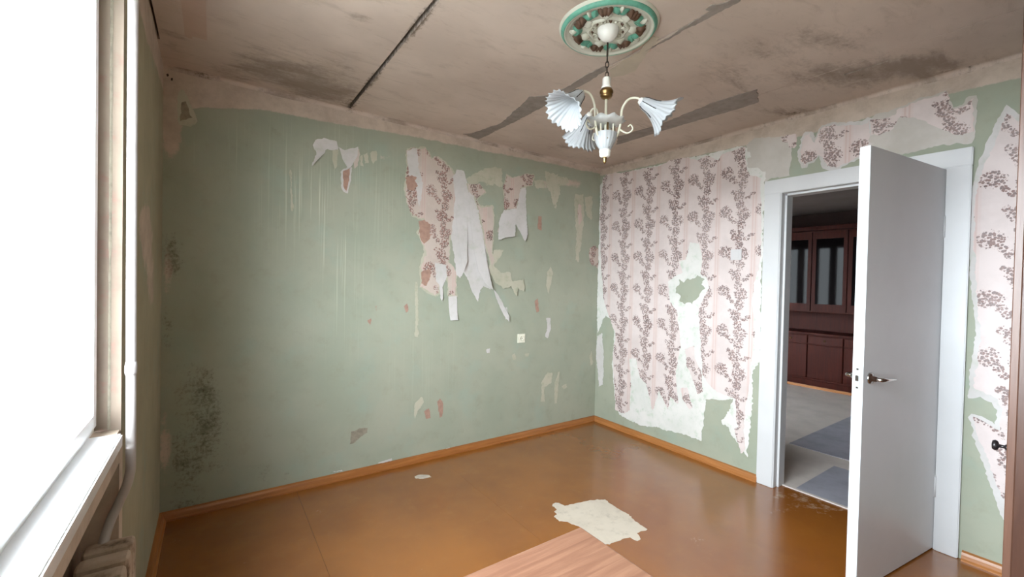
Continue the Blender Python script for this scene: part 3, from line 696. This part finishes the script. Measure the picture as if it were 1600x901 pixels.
# plastered reveal with a ridge
bm = bmesh.new(); box(bm, X0, -W+0.002, WIN_Y1-0.004, WIN_Y1+0.001, WIN_Z0-0.02, WIN_Z1); wpart(obj('reveal_plaster', bm, 'reveal_plaster_old'))
bm = bmesh.new(); tube(bm, [(-W-0.026, WIN_Y1-0.003, WIN_Z0+1.41*k/30) for k in range(31)], [0.004+0.002*mnoise.noise((0, 0, k*1.3)) for k in range(31)], 6); wpart(obj('reveal_ridge', bm, 'plaster_chip'))

# riser pipe
pipe = tag(empty('heating_pipe', (-W+0.030, -1.30, 0.60)), 'white painted vertical heating pipe running down beside the window to the radiator', 'pipe')
pts = spline([(-W+0.030, -1.345, H+0.02), (-W+0.030, -1.345, 1.9), (-W+0.031, -1.345, 1.3), (-W+0.031, -1.335, 0.86), (-W+0.027, -1.335, 0.76), (-W+0.005, -1.34, 0.69), (-W-0.014, -1.355, 0.64), (-W-0.025, -1.385, 0.588)], 6)
bm = bmesh.new(); tube(bm, pts, 0.0128, 14); shift(obj('pipe_run', bm, 'pipe_paint', None, True), pipe)
bm = bmesh.new(); tube(bm, [(-W+0.031, -1.343, 1.12), (-W+0.031, -1.343, 1.105), (-W+0.031, -1.343, 1.09), (-W+0.031, -1.343, 1.08)], [0.0135, 0.0152, 0.0152, 0.0135], 14); shift(obj('coupling', bm, 'pipe_paint', None, True), pipe)

# cast-iron radiator below the sill
rad = tag(empty('radiator', (-W+0.06, -1.9, 0.0)), 'grimy beige cast-iron radiator standing under the window sill', 'radiator')
for k in range(12):
    yc = -1.40-0.082*k
    bm = bmesh.new()
    box(bm, -W-0.065, -W+0.050, yc-0.030, yc+0.030, 0.10, 0.60)
    bmesh.ops.bevel(bm, geom=bm.edges[:], offset=0.018, segments=3, affect='EDGES', profile=0.6)
    tube(bm, [(-W-0.01, yc-0.045, 0.545), (-W-0.01, yc+0.045, 0.545)], 0.026, 12); tube(bm, [(-W-0.01, yc-0.045, 0.155), (-W-0.01, yc+0.045, 0.155)], 0.026, 12)
    shift(obj('radiator_section', bm, 'radiator_paint', None, False), rad)
for yc in (-1.40, -2.302):
    bm = bmesh.new(); box(bm, -W+0.001, -W+0.040, yc-0.008, yc+0.008, 0.0, 0.12); shift(obj('foot', bm, 'radiator_paint'), rad)

# ------------------------------------------------------------------ doorway
door = struct(empty('door_1', (0, -2.11, 0)))
def dp(o): return shift(o, door)
CZ = 2.135
for (a, b) in ((-1.708, -1.600), (-2.612, -2.518)):
    bm = bmesh.new(); box(bm, -0.020, 0.001, a, b, 0.0, CZ-0.094); bmesh.ops.bevel(bm, geom=bm.edges[:], offset=0.004, segments=2, affect='EDGES')
    dp(obj('casing_board', bm, 'white_paint'))
bm = bmesh.new(); box(bm, -0.021, 0.001, -2.614, -1.598, CZ-0.096, CZ); bmesh.ops.bevel(bm, geom=bm.edges[:], offset=0.004, segments=2, affect='EDGES'); dp(obj('casing_board', bm, 'white_paint'))
# jamb lining with a rebate
for nm, b in (('jamb', (-0.012, 0.12, DO_Y1-0.012, DO_Y1+0.03, 0.0, DO_Z)), ('jamb', (-0.012, 0.12, DO_Y0-0.03, DO_Y0+0.010, 0.0, DO_Z)), ('head_jamb', (-0.012, 0.12, DO_Y0-0.03, DO_Y1+0.03, DO_Z-0.012, DO_Z+0.03)),
              ('door_stop', (0.035, 0.12, DO_Y1-0.026, DO_Y1-0.011, 0.0, DO_Z-0.012)), ('door_stop', (0.035, 0.12, DO_Y0+0.009, DO_Y0+0.022, 0.0, DO_Z-0.012)), ('door_stop', (0.035, 0.12, DO_Y0+0.01, DO_Y1-0.012, DO_Z-0.026, DO_Z-0.011))):
    dp(bbox(nm, b, 'white_paint', None, 0.002, 1))
dp(bbox('threshold', (0.092, 0.118, DO_Y0+0.012, DO_Y1-0.012, -0.008, 0.006), 'lino_beige', None, 0.002, 1))
# leaf, hinged on the right jamb and swung into the room
leaf = empty('door_leaf'); HX, HY = -0.012, -2.517; FXY = Vector((-0.800, -2.412))
ang = math.atan2(FXY.y-HY, FXY.x-HX)
T = 0.042; LW = 0.797; LZ0, LZ1 = 0.008, 2.036
bm = bmesh.new(); box(bm, 0, LW, -T, 0, LZ0, LZ1); bmesh.ops.bevel(bm, geom=bm.edges[:], offset=0.002, segments=2, affect='EDGES')
bpy.data.objects.remove(leaf); leaf = obj('door_leaf', bm, 'door_paint'); leaf.location = (HX, HY, 0); leaf.rotation_euler = (0, 0, ang)
leaf.parent = door; leaf.location = Vector((HX, HY, 0))-door.location
# leaf local: x along leaf, y=0 is the face towards the camera (+y local points to camera side)
HXl, HZl = LW-0.06, 0.985
def lp(o): o.parent = leaf; return o
for sgn, y0 in ((1, 0.0), (-1, -T)):
    mt = Matrix.Translation((HXl, y0, HZl)) @ Matrix.Rotation(-sgn*math.pi/2, 4, 'X')
    ro = lp(lathe_obj('rosette', [(0.0, 0.0), (0.026, 0.0), (0.027, 0.004), (0.022, 0.010), (0.013, 0.012), (0.011, 0.030), (0.0, 0.030)], 'chrome', None, 20, mt))
    pts = spline([(HXl, y0+sgn*0.022, HZl), (HXl, y0+sgn*0.044, HZl), (HXl-0.022, y0+sgn*0.052, HZl), (HXl-0.07, y0+sgn*0.052, HZl-0.003), (HXl-0.125, y0+sgn*0.048, HZl-0.008)], 5)
    bm = bmesh.new(); tube(bm, pts, [0.0095]*8+[0.0095-0.0050*k/(len(pts)-9) for k in range(len(pts)-8)], 10); lp(obj('lever_handle', bm, 'chrome', None, True))
lp(bbox('latch_plate', (LW-0.001, LW+0.0015, -T/2-0.011, -T/2+0.011, HZl-0.055, HZl+0.055), 'steel', None, 0.001, 1))
lp(bbox('latch_bolt', (LW, LW+0.009, -T/2-0.006, -T/2+0.006, HZl-0.012, HZl+0.014), 'chrome', None, 0.002, 1))
lp(bbox('screw', (LW, LW+0.0025, -T/2-0.004, -T/2+0.004, HZl+0.038, HZl+0.046), 'dark_metal')); lp(bbox('screw', (LW, LW+0.0025, -T/2-0.004, -T/2+0.004, HZl-0.046, HZl-0.038), 'dark_metal'))
for z in (1.73, 0.34):
    hg = bmesh.new(); tube(hg, [(HX-0.004, HY+0.002, z-0.055), (HX-0.004, HY+0.002, z+0.055)], 0.0085, 12); tube(hg, [(HX-0.004, HY+0.002, z+0.055), (HX-0.004, HY+0.002, z+0.066)], [0.006, 0.003], 10)
    dp(obj('hinge', hg, 'white_paint', None, True))

# ------------------------------------------------------------------ next room
HXR = 4.15; HY0, HY1, HH = -3.6, 1.63, 2.5
wall_far = struct(bbox('wall_far', (HXR, HXR+0.1, HY0-0.1, HY1+0.1, -0.12, HH+0.1), 'hall_wall'))
struct(bbox('wall_hall_left', (0.12, HXR, HY1, HY1+0.12, -0.12, HH+0.1), 'hall_wall')); struct(bbox('wall_hall_right', (0.12, HXR, HY0-0.12, HY0, -0.12, HH+0.1), 'hall_wall'))
struct(bbox('ceiling', (0.12, HXR, HY0, HY1, HH, HH+0.1), 'hall_ceiling'))
hf = struct(bbox('floor', (0.12, HXR, HY0, HY1, -0.12, 0.0), 'lino_beige'))
bbox('linoleum_sheet', (1.03, 2.72, -3.5, -1.385, 0.0, 0.003), 'lino_grey', hf); bbox('linoleum_sheet', (0.125, 0.80, -3.5, -1.80, 0.0, 0.003), 'lino_grey', hf)
w2 = struct(empty('window_2', (0.06, (W2_Y0+W2_Y1)/2, W2_Z0)))
bm = bmesh.new()
for b in ((W2_Y0, W2_Y0+0.06, W2_Z0, W2_Z1), (W2_Y1-0.06, W2_Y1, W2_Z0, W2_Z1), (W2_Y0, W2_Y1, W2_Z0, W2_Z0+0.06), (W2_Y0, W2_Y1, W2_Z1-0.06, W2_Z1), (0.40, 0.52, W2_Z0, W2_Z1), (0.72, 0.80, W2_Z0, W2_Z1), (1.0, 1.12, W2_Z0, W2_Z1)): box(bm, 0.03, 0.09, *b)
shift(obj('window_frame', bm, 'pvc'), w2)
bm = bmesh.new(); box(bm, 0.055, 0.059, W2_Y0+0.05, W2_Y1-0.05, W2_Z0+0.05, W2_Z1-0.05); shift(obj('pane', bm, 'window_glass'), w2)
# dark wooden wall unit against the far wall
wu = tag(empty('wall_unit', (3.9, -0.9, 0)), 'dark reddish wooden wall unit with glass doors seen through the doorway', 'cabinet')
def up(o): return shift(o, wu)
XF = 3.70; UY0, UY1 = -2.2, 0.75
up(bbox('plinth', (XF+0.03, HXR, UY0, UY1, 0.0, 0.10), 'cabinet_wood'))
up(bbox('lower_body', (XF, HXR, UY0, UY1, 0.10, 0.74), 'cabinet_wood', None, 0.004, 1))
up(bbox('counter', (XF-0.03, HXR, UY0-0.01, UY1+0.01, 0.74, 0.77), 'cabinet_wood', None, 0.004, 1))
n = 7; dw = (UY1-UY0)/n
for k in range(n):
    y0 = UY0+dw*k
    d_ = up(bbox('cabinet_door', (XF-0.020, XF+0.001, y0+0.006, y0+dw-0.006, 0.13, 0.60), 'cabinet_wood', None, 0.004, 1)); dr = up(bbox('drawer', (XF-0.020, XF+0.001, y0+0.006, y0+dw-0.006, 0.615, 0.725), 'cabinet_wood', None, 0.004, 1))
    bm = bmesh.new(); tube(bm, [(XF-0.036, y0+dw/2, 0.67), (XF-0.019, y0+dw/2, 0.67)], [0.012, 0.006], 10); q = obj('knob', bm, 'brass', None, True); q.parent = dr; q.location = Vector((0, 0, 0))-wu.location+wu.location
up(bbox('back_panel', (HXR-0.02, HXR, UY0, UY1, 0.77, 1.05), 'cabinet_wood'))
up(bbox('upper_body', (XF+0.06, HXR, UY0, UY1, 1.05, 2.20), 'cabinet_wood', None, 0.004, 1))
up(bbox('cornice', (XF+0.02, HXR, UY0-0.02, UY1+0.02, 2.20, 2.26), 'cabinet_wood', None, 0.008, 2))
for k in range(n):
    y0 = UY0+dw*k; a, b, za, zb = y0+0.006, y0+dw-0.006, 1.07, 2.18
    bm = bmesh.new(); s = 0.045
    for q in ((a, a+s, za, zb), (b-s, b, za, zb), (a+s, b-s, za, za+0.10), (a+s, b-s, zb-0.10, zb)): box(bm, XF+0.038, XF+0.061, *q)
    d_ = up(obj('glass_door', bm, 'cabinet_wood'))
    bm = bmesh.new(); box(bm, XF+0.046, XF+0.052, a+s-0.004, b-s+0.004, za+0.096, zb-0.096); q = obj('pane', bm, 'cabinet_glass'); q.parent = d_
struct(bbox('baseboard_far', (XF-0.07, XF-0.05, UY0-0.6, UY1, 0.0, 0.035), 'baseboard_wood_y'))

# ------------------------------------------------------------------ table under the camera
tb = tag(empty('table', (-2.85, -2.85, 0)), 'light brown wooden table with a bare rectangular top standing by the window', 'table')
def tp(o): return shift(o, tb)
tx0, tx1, ty0, ty1, tz = -3.26, -2.41, -3.44, -2.278, 0.75
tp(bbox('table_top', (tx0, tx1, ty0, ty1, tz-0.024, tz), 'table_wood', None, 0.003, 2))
for q in ((tx0+0.06, tx1-0.06, ty0+0.05, ty0+0.07), (tx0+0.06, tx1-0.06, ty1-0.07, ty1-0.05), (tx0+0.05, tx0+0.07, ty0+0.06, ty1-0.06), (tx1-0.07, tx1-0.05, ty0+0.06, ty1-0.06)):
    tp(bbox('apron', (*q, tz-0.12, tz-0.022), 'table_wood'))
for x in (tx0+0.04, tx1-0.09):
    for y in (ty0+0.04, ty1-0.09):
        bm = bmesh.new(); vs = box(bm, x, x+0.05, y, y+0.05, 0, tz-0.022)
        for v in vs:
            if v.co.z < 0.1: v.co.x += (x+0.025-v.co.x)*0.35; v.co.y += (y+0.025-v.co.y)*0.35
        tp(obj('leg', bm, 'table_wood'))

# ------------------------------------------------------------------ wardrobe at the right edge
wr = tag(empty('wardrobe', (-0.68, -3.2, 0)), 'tall brown wooden wardrobe with a small dark knob beside the doorway wall', 'wardrobe')
def rp(o): return shift(o, wr)
wx0, wx1, wy0, wy1, wz = -1.285, -0.06, -3.53, -2.910, 2.36
for q in ((wx0, wx0+0.02), (wx1-0.02, wx1)): rp(bbox('side_panel', (*q, wy0, wy1, 0.0, wz), 'wardrobe_wood', None, 0.001, 1))
rp(bbox('top_panel', (wx0+0.02, wx1-0.02, wy0, wy1, wz-0.02, wz), 'wardrobe_wood')); rp(bbox('plinth', (wx0+0.02, wx1-0.02, wy0, wy1-0.02, 0.0, 0.08), 'wardrobe_wood')); rp(bbox('back_panel', (wx0+0.02, wx1-0.02, wy0, wy0+0.006, 0.08, wz-0.02), 'wardrobe_wood'))
xm = (wx0+wx1)/2
for a, b, kx in ((wx0+0.002, xm-0.002, wx0+0.035), (xm+0.002, wx1-0.002, xm+0.035)):
    for za, zb, kz in ((0.085, wz-0.004, 0.925),):
        d_ = rp(bbox('wardrobe_door', (a, b, wy1, wy1+0.018, za, zb), 'wardrobe_edge', None, 0.002, 1))
        mt = Matrix.Translation((kx, wy1+0.018, kz)) @ Matrix.Rotation(-math.pi/2, 4, 'X')
        kn = lathe_obj('knob', [(0.0, 0.0), (0.010, 0.0), (0.009, 0.004), (0.005, 0.008), (0.005, 0.018), (0.013, 0.021), (0.016, 0.026), (0.013, 0.032), (0.0, 0.034)], 'black_knob', None, 18, mt); kn.parent = d_

# ------------------------------------------------------------------ sockets
def wall_plate(name, label, cat, ax, c1, z, s, rocker):
    loc = (-0.0, c1, z) if ax == 0 else (c1, -0.0, z)
    r_ = tag(empty(name, loc), label, cat)
    def B(nm, u0, u1, z0, z1, d0, d1, mat, bev=0.003):
        b = (-d1, -d0, c1+u0, c1+u1, z+z0, z+z1) if ax == 0 else (c1+u0, c1+u1, -d1, -d0, z+z0, z+z1)
        return shift(bbox(nm, b, mat, None, bev, 2), r_)
    pm = 'pale_plastic' if rocker else 'cream_plastic'
    B('plate', -s, s, -s, s, -0.001, 0.010, pm)
    if rocker: B('rocker', -s*0.5, s*0.5, -s*0.62, s*0.62, 0.009, 0.013, pm, 0.002)
    else:
        mt = Matrix.Translation((c1, -0.010, z)) @ Matrix.Rotation(math.pi/2, 4, 'X')
        shift(lathe_obj('socket_well', [(0.0, 0.001), (0.018, 0.001), (0.0195, 0.006), (0.023, 0.006), (0.024, 0.0)], 'cream_plastic', None, 24, mt, None, False), r_)
        for q in (-0.0095, 0.0095): B('pin_hole_dark', q-0.003, q+0.003, -0.003, 0.003, 0.0105, 0.0118, 'dark_metal', 0.0)  # small dark boxes imitate the shade inside the two pin holes
    return r_
wall_plate('wall_socket', 'small square cream electrical socket on the peeling green wall', 'socket', 1, -0.950, 0.890, 0.040, False)
wall_plate('light_switch', 'pale square light switch on the floral wallpaper near the door casing', 'light switch', 0, -1.405, 1.628, 0.040, True)

# ------------------------------------------------------------------ ceiling medallion
MX, MY = -1.752, -1.712
med = tag(empty('ceiling_medallion', (MX, MY, H)), 'round white plaster ceiling medallion with turquoise and brown painted flowers above the chandelier', 'medallion')
def MM(rho, a, drop): return Matrix.Translation((rho*math.cos(a), rho*math.sin(a), -drop)) @ Matrix.Rotation(a, 4, 'Z')
flip = Matrix.Rotation(math.pi, 4, 'X')
lathe_obj('disc', [(0.0, 0.010), (0.15, 0.010), (0.172, 0.012), (0.178, 0.020), (0.184, 0.014), (0.190, 0.024), (0.198, 0.026), (0.204, 0.020), (0.212, 0.012), (0.220, 0.008), (0.221, -0.002)], 'medallion_white', med, 64, flip, None, False)
lathe_obj('painted_rim', [(0.1985, 0.0255), (0.200, 0.0275), (0.206, 0.0215), (0.2125, 0.0140), (0.2128, 0.010)], 'turquoise', med, 64, flip, None, False)
lathe_obj('inner_ring', [(0.076, 0.008), (0.080, 0.018), (0.086, 0.020), (0.092, 0.016), (0.095, 0.008)], 'medallion_white', med, 48, flip, lambda i, a, r, h: (r*(1+0.05*math.cos(8*a)), h), False)
lathe_obj('dome', [(0.048, 0.008), (0.047, 0.022), (0.040, 0.040), (0.028, 0.055), (0.012, 0.063), (0.0, 0.064)], 'porcelain', med, 32, flip, None, False)
def petal_mesh(l, w, h, n=7):
    bm = bmesh.new(); rows = []
    for i in range(n+1):
        t = i/n; ww = w*math.sin(math.pi*min(1, 0.08+0.9*t))**0.7; rows.append([bm.verts.new((l*(t-0.5), ww*s, -(0.008+h*math.sin(math.pi*t)*(1-s*s*0.8)+0.003*math.cos(s*6)))) for s in (-1, -.5, 0, .5, 1)])
    for a, b in zip(rows, rows[1:]):
        for k in range(4): bm.faces.new((a[k], a[k+1], b[k+1], b[k]))
    return bm
NF = 7
for k in range(NF):
    a = 2*math.pi*k/NF+0.22
    for j in (-1, 0, 1):
        f = obj('flower_petal', petal_mesh(0.052, 0.017, 0.026), 'flower_brown', med, True); f.matrix_local = MM(0.142, a+j*0.10, 0.0) @ Matrix.Rotation(j*0.5, 4, 'Z')
    c = obj('flower_leaf', petal_mesh(0.056, 0.026, 0.020), 'medallion_white', med, True); c.matrix_local = MM(0.108, a, 0.0)
    for j in (-1, 1):
        f = obj('acanthus_leaf', petal_mesh(0.056, 0.019, 0.018), 'turquoise', med, True); f.matrix_local = MM(0.140, a+math.pi/NF+j*0.10, 0.0) @ Matrix.Rotation(j*0.7, 4, 'Z')
    f = obj('acanthus_leaf', petal_mesh(0.050, 0.010, 0.020), 'medallion_white', med, True); f.matrix_local = MM(0.158, a+math.pi/NF, 0.0)
for k in range(7):
    a = 2*math.pi*k/7
    bm = bmesh.new(); pts = [(0.013*math.cos(t)*(1-t/9), 0.013*math.sin(t)*(1-t/9), -0.012-0.003*t/4) for t in [i*0.45 for i in range(14)]]; tube(bm, pts, 0.0045, 6)
    s = obj('scroll', bm, 'medallion_white' if k % 2 else 'medallion_white', med, True); s.matrix_local = MM(0.068, a, 0.0)
    f = obj('bud', petal_mesh(0.016, 0.006, 0.012), 'flower_brown', med, True); f.matrix_local = MM(0.070, a+0.45, 0.002) @ Matrix.Rotation(1.3, 4, 'Z')

# ------------------------------------------------------------------ chandelier
CX, CY = -1.744, -1.703
ch = tag(empty('chandelier', (CX, CY, H-0.06)), 'white chandelier with three frosted tulip glass shades hanging on a chain', 'chandelier')
def cp(o): return shift(o, ch)
def V(rho, a, z): return Vector((CX+rho*math.cos(a), CY+rho*math.sin(a), z))
def at0(): return Matrix.Translation((CX, CY, 0))
bm = bmesh.new(); tube(bm, [(CX, CY, 2.50), (CX, CY, 2.425)], 0.0045, 8); cp(obj('hanging_rod', bm, 'dark_metal', None, True))
for k, zc in enumerate((2.412, 2.388, 2.364, 2.341)):
    bm = bmesh.new(); pts = []
    for i in range(15):
        t = 2*math.pi*i/14; q = Vector((0.0075*math.cos(t), 0, 0.015*math.sin(t)))
        pts.append(Vector((CX, CY, zc)) + Matrix.Rotation((k % 2)*math.pi/2+0.6, 3, 'Z') @ q)
    tube(bm, pts, 0.0022, 6, False); cp(obj('chain_link', bm, 'dark_metal', None, True))
cp(lathe_obj('ceramic_collar', [(0.0, 2.330), (0.014, 2.330), (0.019, 2.324), (0.019, 2.292), (0.023, 2.286), (0.023, 2.278), (0.0, 2.278)], 'porcelain', None, 24, at0()))
cp(lathe_obj('brass_cup', [(0.0, 2.279), (0.024, 2.278), (0.030, 2.268), (0.031, 2.258), (0.024, 2.252), (0.028, 2.246), (0.022, 2.236), (0.010, 2.230), (0.0, 2.229)], 'brass', None, 24, at0()))
cp(lathe_obj('stem', [(0.0, 2.232), (0.0065, 2.232), (0.0065, 2.02), (0.0, 2.02)], 'cream_plastic', None, 12, at0()))
cp(lathe_obj('glass_dish', [(0.010, 2.118), (0.040, 2.114), (0.068, 2.122), (0.084, 2.134), (0.087, 2.134), (0.070, 2.118), (0.040, 2.110), (0.010, 2.113)], 'clear_glass', None, 48, at0(), lambda i, a, r, h: (r*(1+(0.07*math.cos(9*a) if i in (3, 4) else 0)), h+(0.006*math.sin(9*a) if i in (3, 4) else 0)), False))
for k in range(8):
    a = 2*math.pi*k/8+0.2; bm = bmesh.new(); tube(bm, [V(0.040, a, 2.115), V(0.040, a, 2.04)], 0.0045, 8); cp(obj('body_rod', bm, 'brass' if k % 2 else 'cream_plastic', None, True))
cp(lathe_obj('glass_cup', [(0.052, 2.075), (0.049, 2.055), (0.042, 2.035), (0.032, 2.015), (0.023, 1.998), (0.0, 1.996)], 'milk_glass', None, 48, at0(), lambda i, a, r, h: (r*(1+0.04*math.cos(16*a)), h), False))
cp(lathe_obj('bottom_cap', [(0.0, 2.002), (0.025, 2.001), (0.027, 1.994), (0.024, 1.986), (0.024, 1.974), (0.017, 1.968), (0.0, 1.967)], 'porcelain', None, 24, at0()))
cp(lathe_obj('finial', [(0.0, 1.970), (0.008, 1.969), (0.011, 1.961), (0.007, 1.954), (0.009, 1.949), (0.004, 1.940), (0.0, 1.936)], 'brass', None, 16, at0()))
for k in range(3):
    bm = bmesh.new(); a = k*2.1+0.4; tube(bm, [V(0.046, a, 2.066), V(0.025, a, 2.004)], 0.0022, 6); cp(obj('dark_stripe', bm, 'black_knob'))
RA = -YAW                                         # image right as an azimuth
for k, (deg, ha, va) in enumerate(((-8, 0.84, -0.54), (108, 0.70, -0.71), (214, 0.70, -0.71))):
    a = RA+math.radians(deg)
    bm = bmesh.new(); tube(bm, spline([V(0.02, a, 2.050), V(0.05, a, 2.062), V(0.066, a, 2.12), V(0.072, a, 2.185), V(0.098, a, 2.226), V(0.135, a, 2.232), V(0.166, a, 2.212)], 6), 0.0052, 8); arm = cp(obj('arm', bm, 'cream_plastic', None, True))
    bm = bmesh.new(); tube(bm, spline([V(0.060, a, 2.095), V(0.095, a, 2.075), V(0.120, a, 2.090), V(0.112, a, 2.112), V(0.098, a, 2.104)], 5), [0.0045-0.0001*i for i in range(21)], 6); q = obj('scroll', bm, 'cream_plastic', None, True); q.parent = arm
    ax_ = Vector((ha*math.cos(a), ha*math.sin(a), va)).normalized(); xx, yy = frame_of(ax_)
    mt = Matrix((xx, yy, ax_)).transposed().to_4x4(); mt.translation = V(0.155, a, 2.217)
    mt = mt @ Matrix.Scale(0.88, 4)
    cp(lathe_obj('lamp_holder', [(0.0, -0.012), (0.014, -0.012), (0.020, 0.0), (0.021, 0.022), (0.0, 0.022)], 'porcelain', None, 20, mt))
    NR = 22
    def ruf(i, t, r, h, NR=NR): w = max(0, (i-3)/7.0); return (r*(1+0.07*w*math.cos(NR*t)), h+0.006*w*w*math.cos(NR*t+1.0)+0.009*w*math.cos(5*t))
    outer = [(0.017, 0.0), (0.026, 0.008), (0.033, 0.026), (0.037, 0.048), (0.042, 0.068), (0.050, 0.088), (0.061, 0.110), (0.074, 0.130), (0.089, 0.148), (0.104, 0.160)]
    prof_ = outer+[(r-0.003, h-0.0005) for r, h in outer[::-1]]
    def ruf2(i, t, r, h): return ruf(i if i < 10 else 19-i, t, r, h)
    sh = cp(lathe_obj('lamp_shade', prof_, 'milk_glass', None, 132, mt, ruf2, False))
    for j in range(6):
        t = j*math.pi/3+0.3; bm = bmesh.new(); tube(bm, [mt @ Vector(((r+0.001)*math.cos(t), (r+0.001)*math.sin(t), h)) for r, h in outer[1:6]], 0.0018, 6); q = obj('dark_stripe', bm, 'black_knob', None, True); q.parent = sh; q.location = -ch.location+ch.location
# parts made in world space whose parent was shifted keep the world place
bpy.context.view_layer.update()
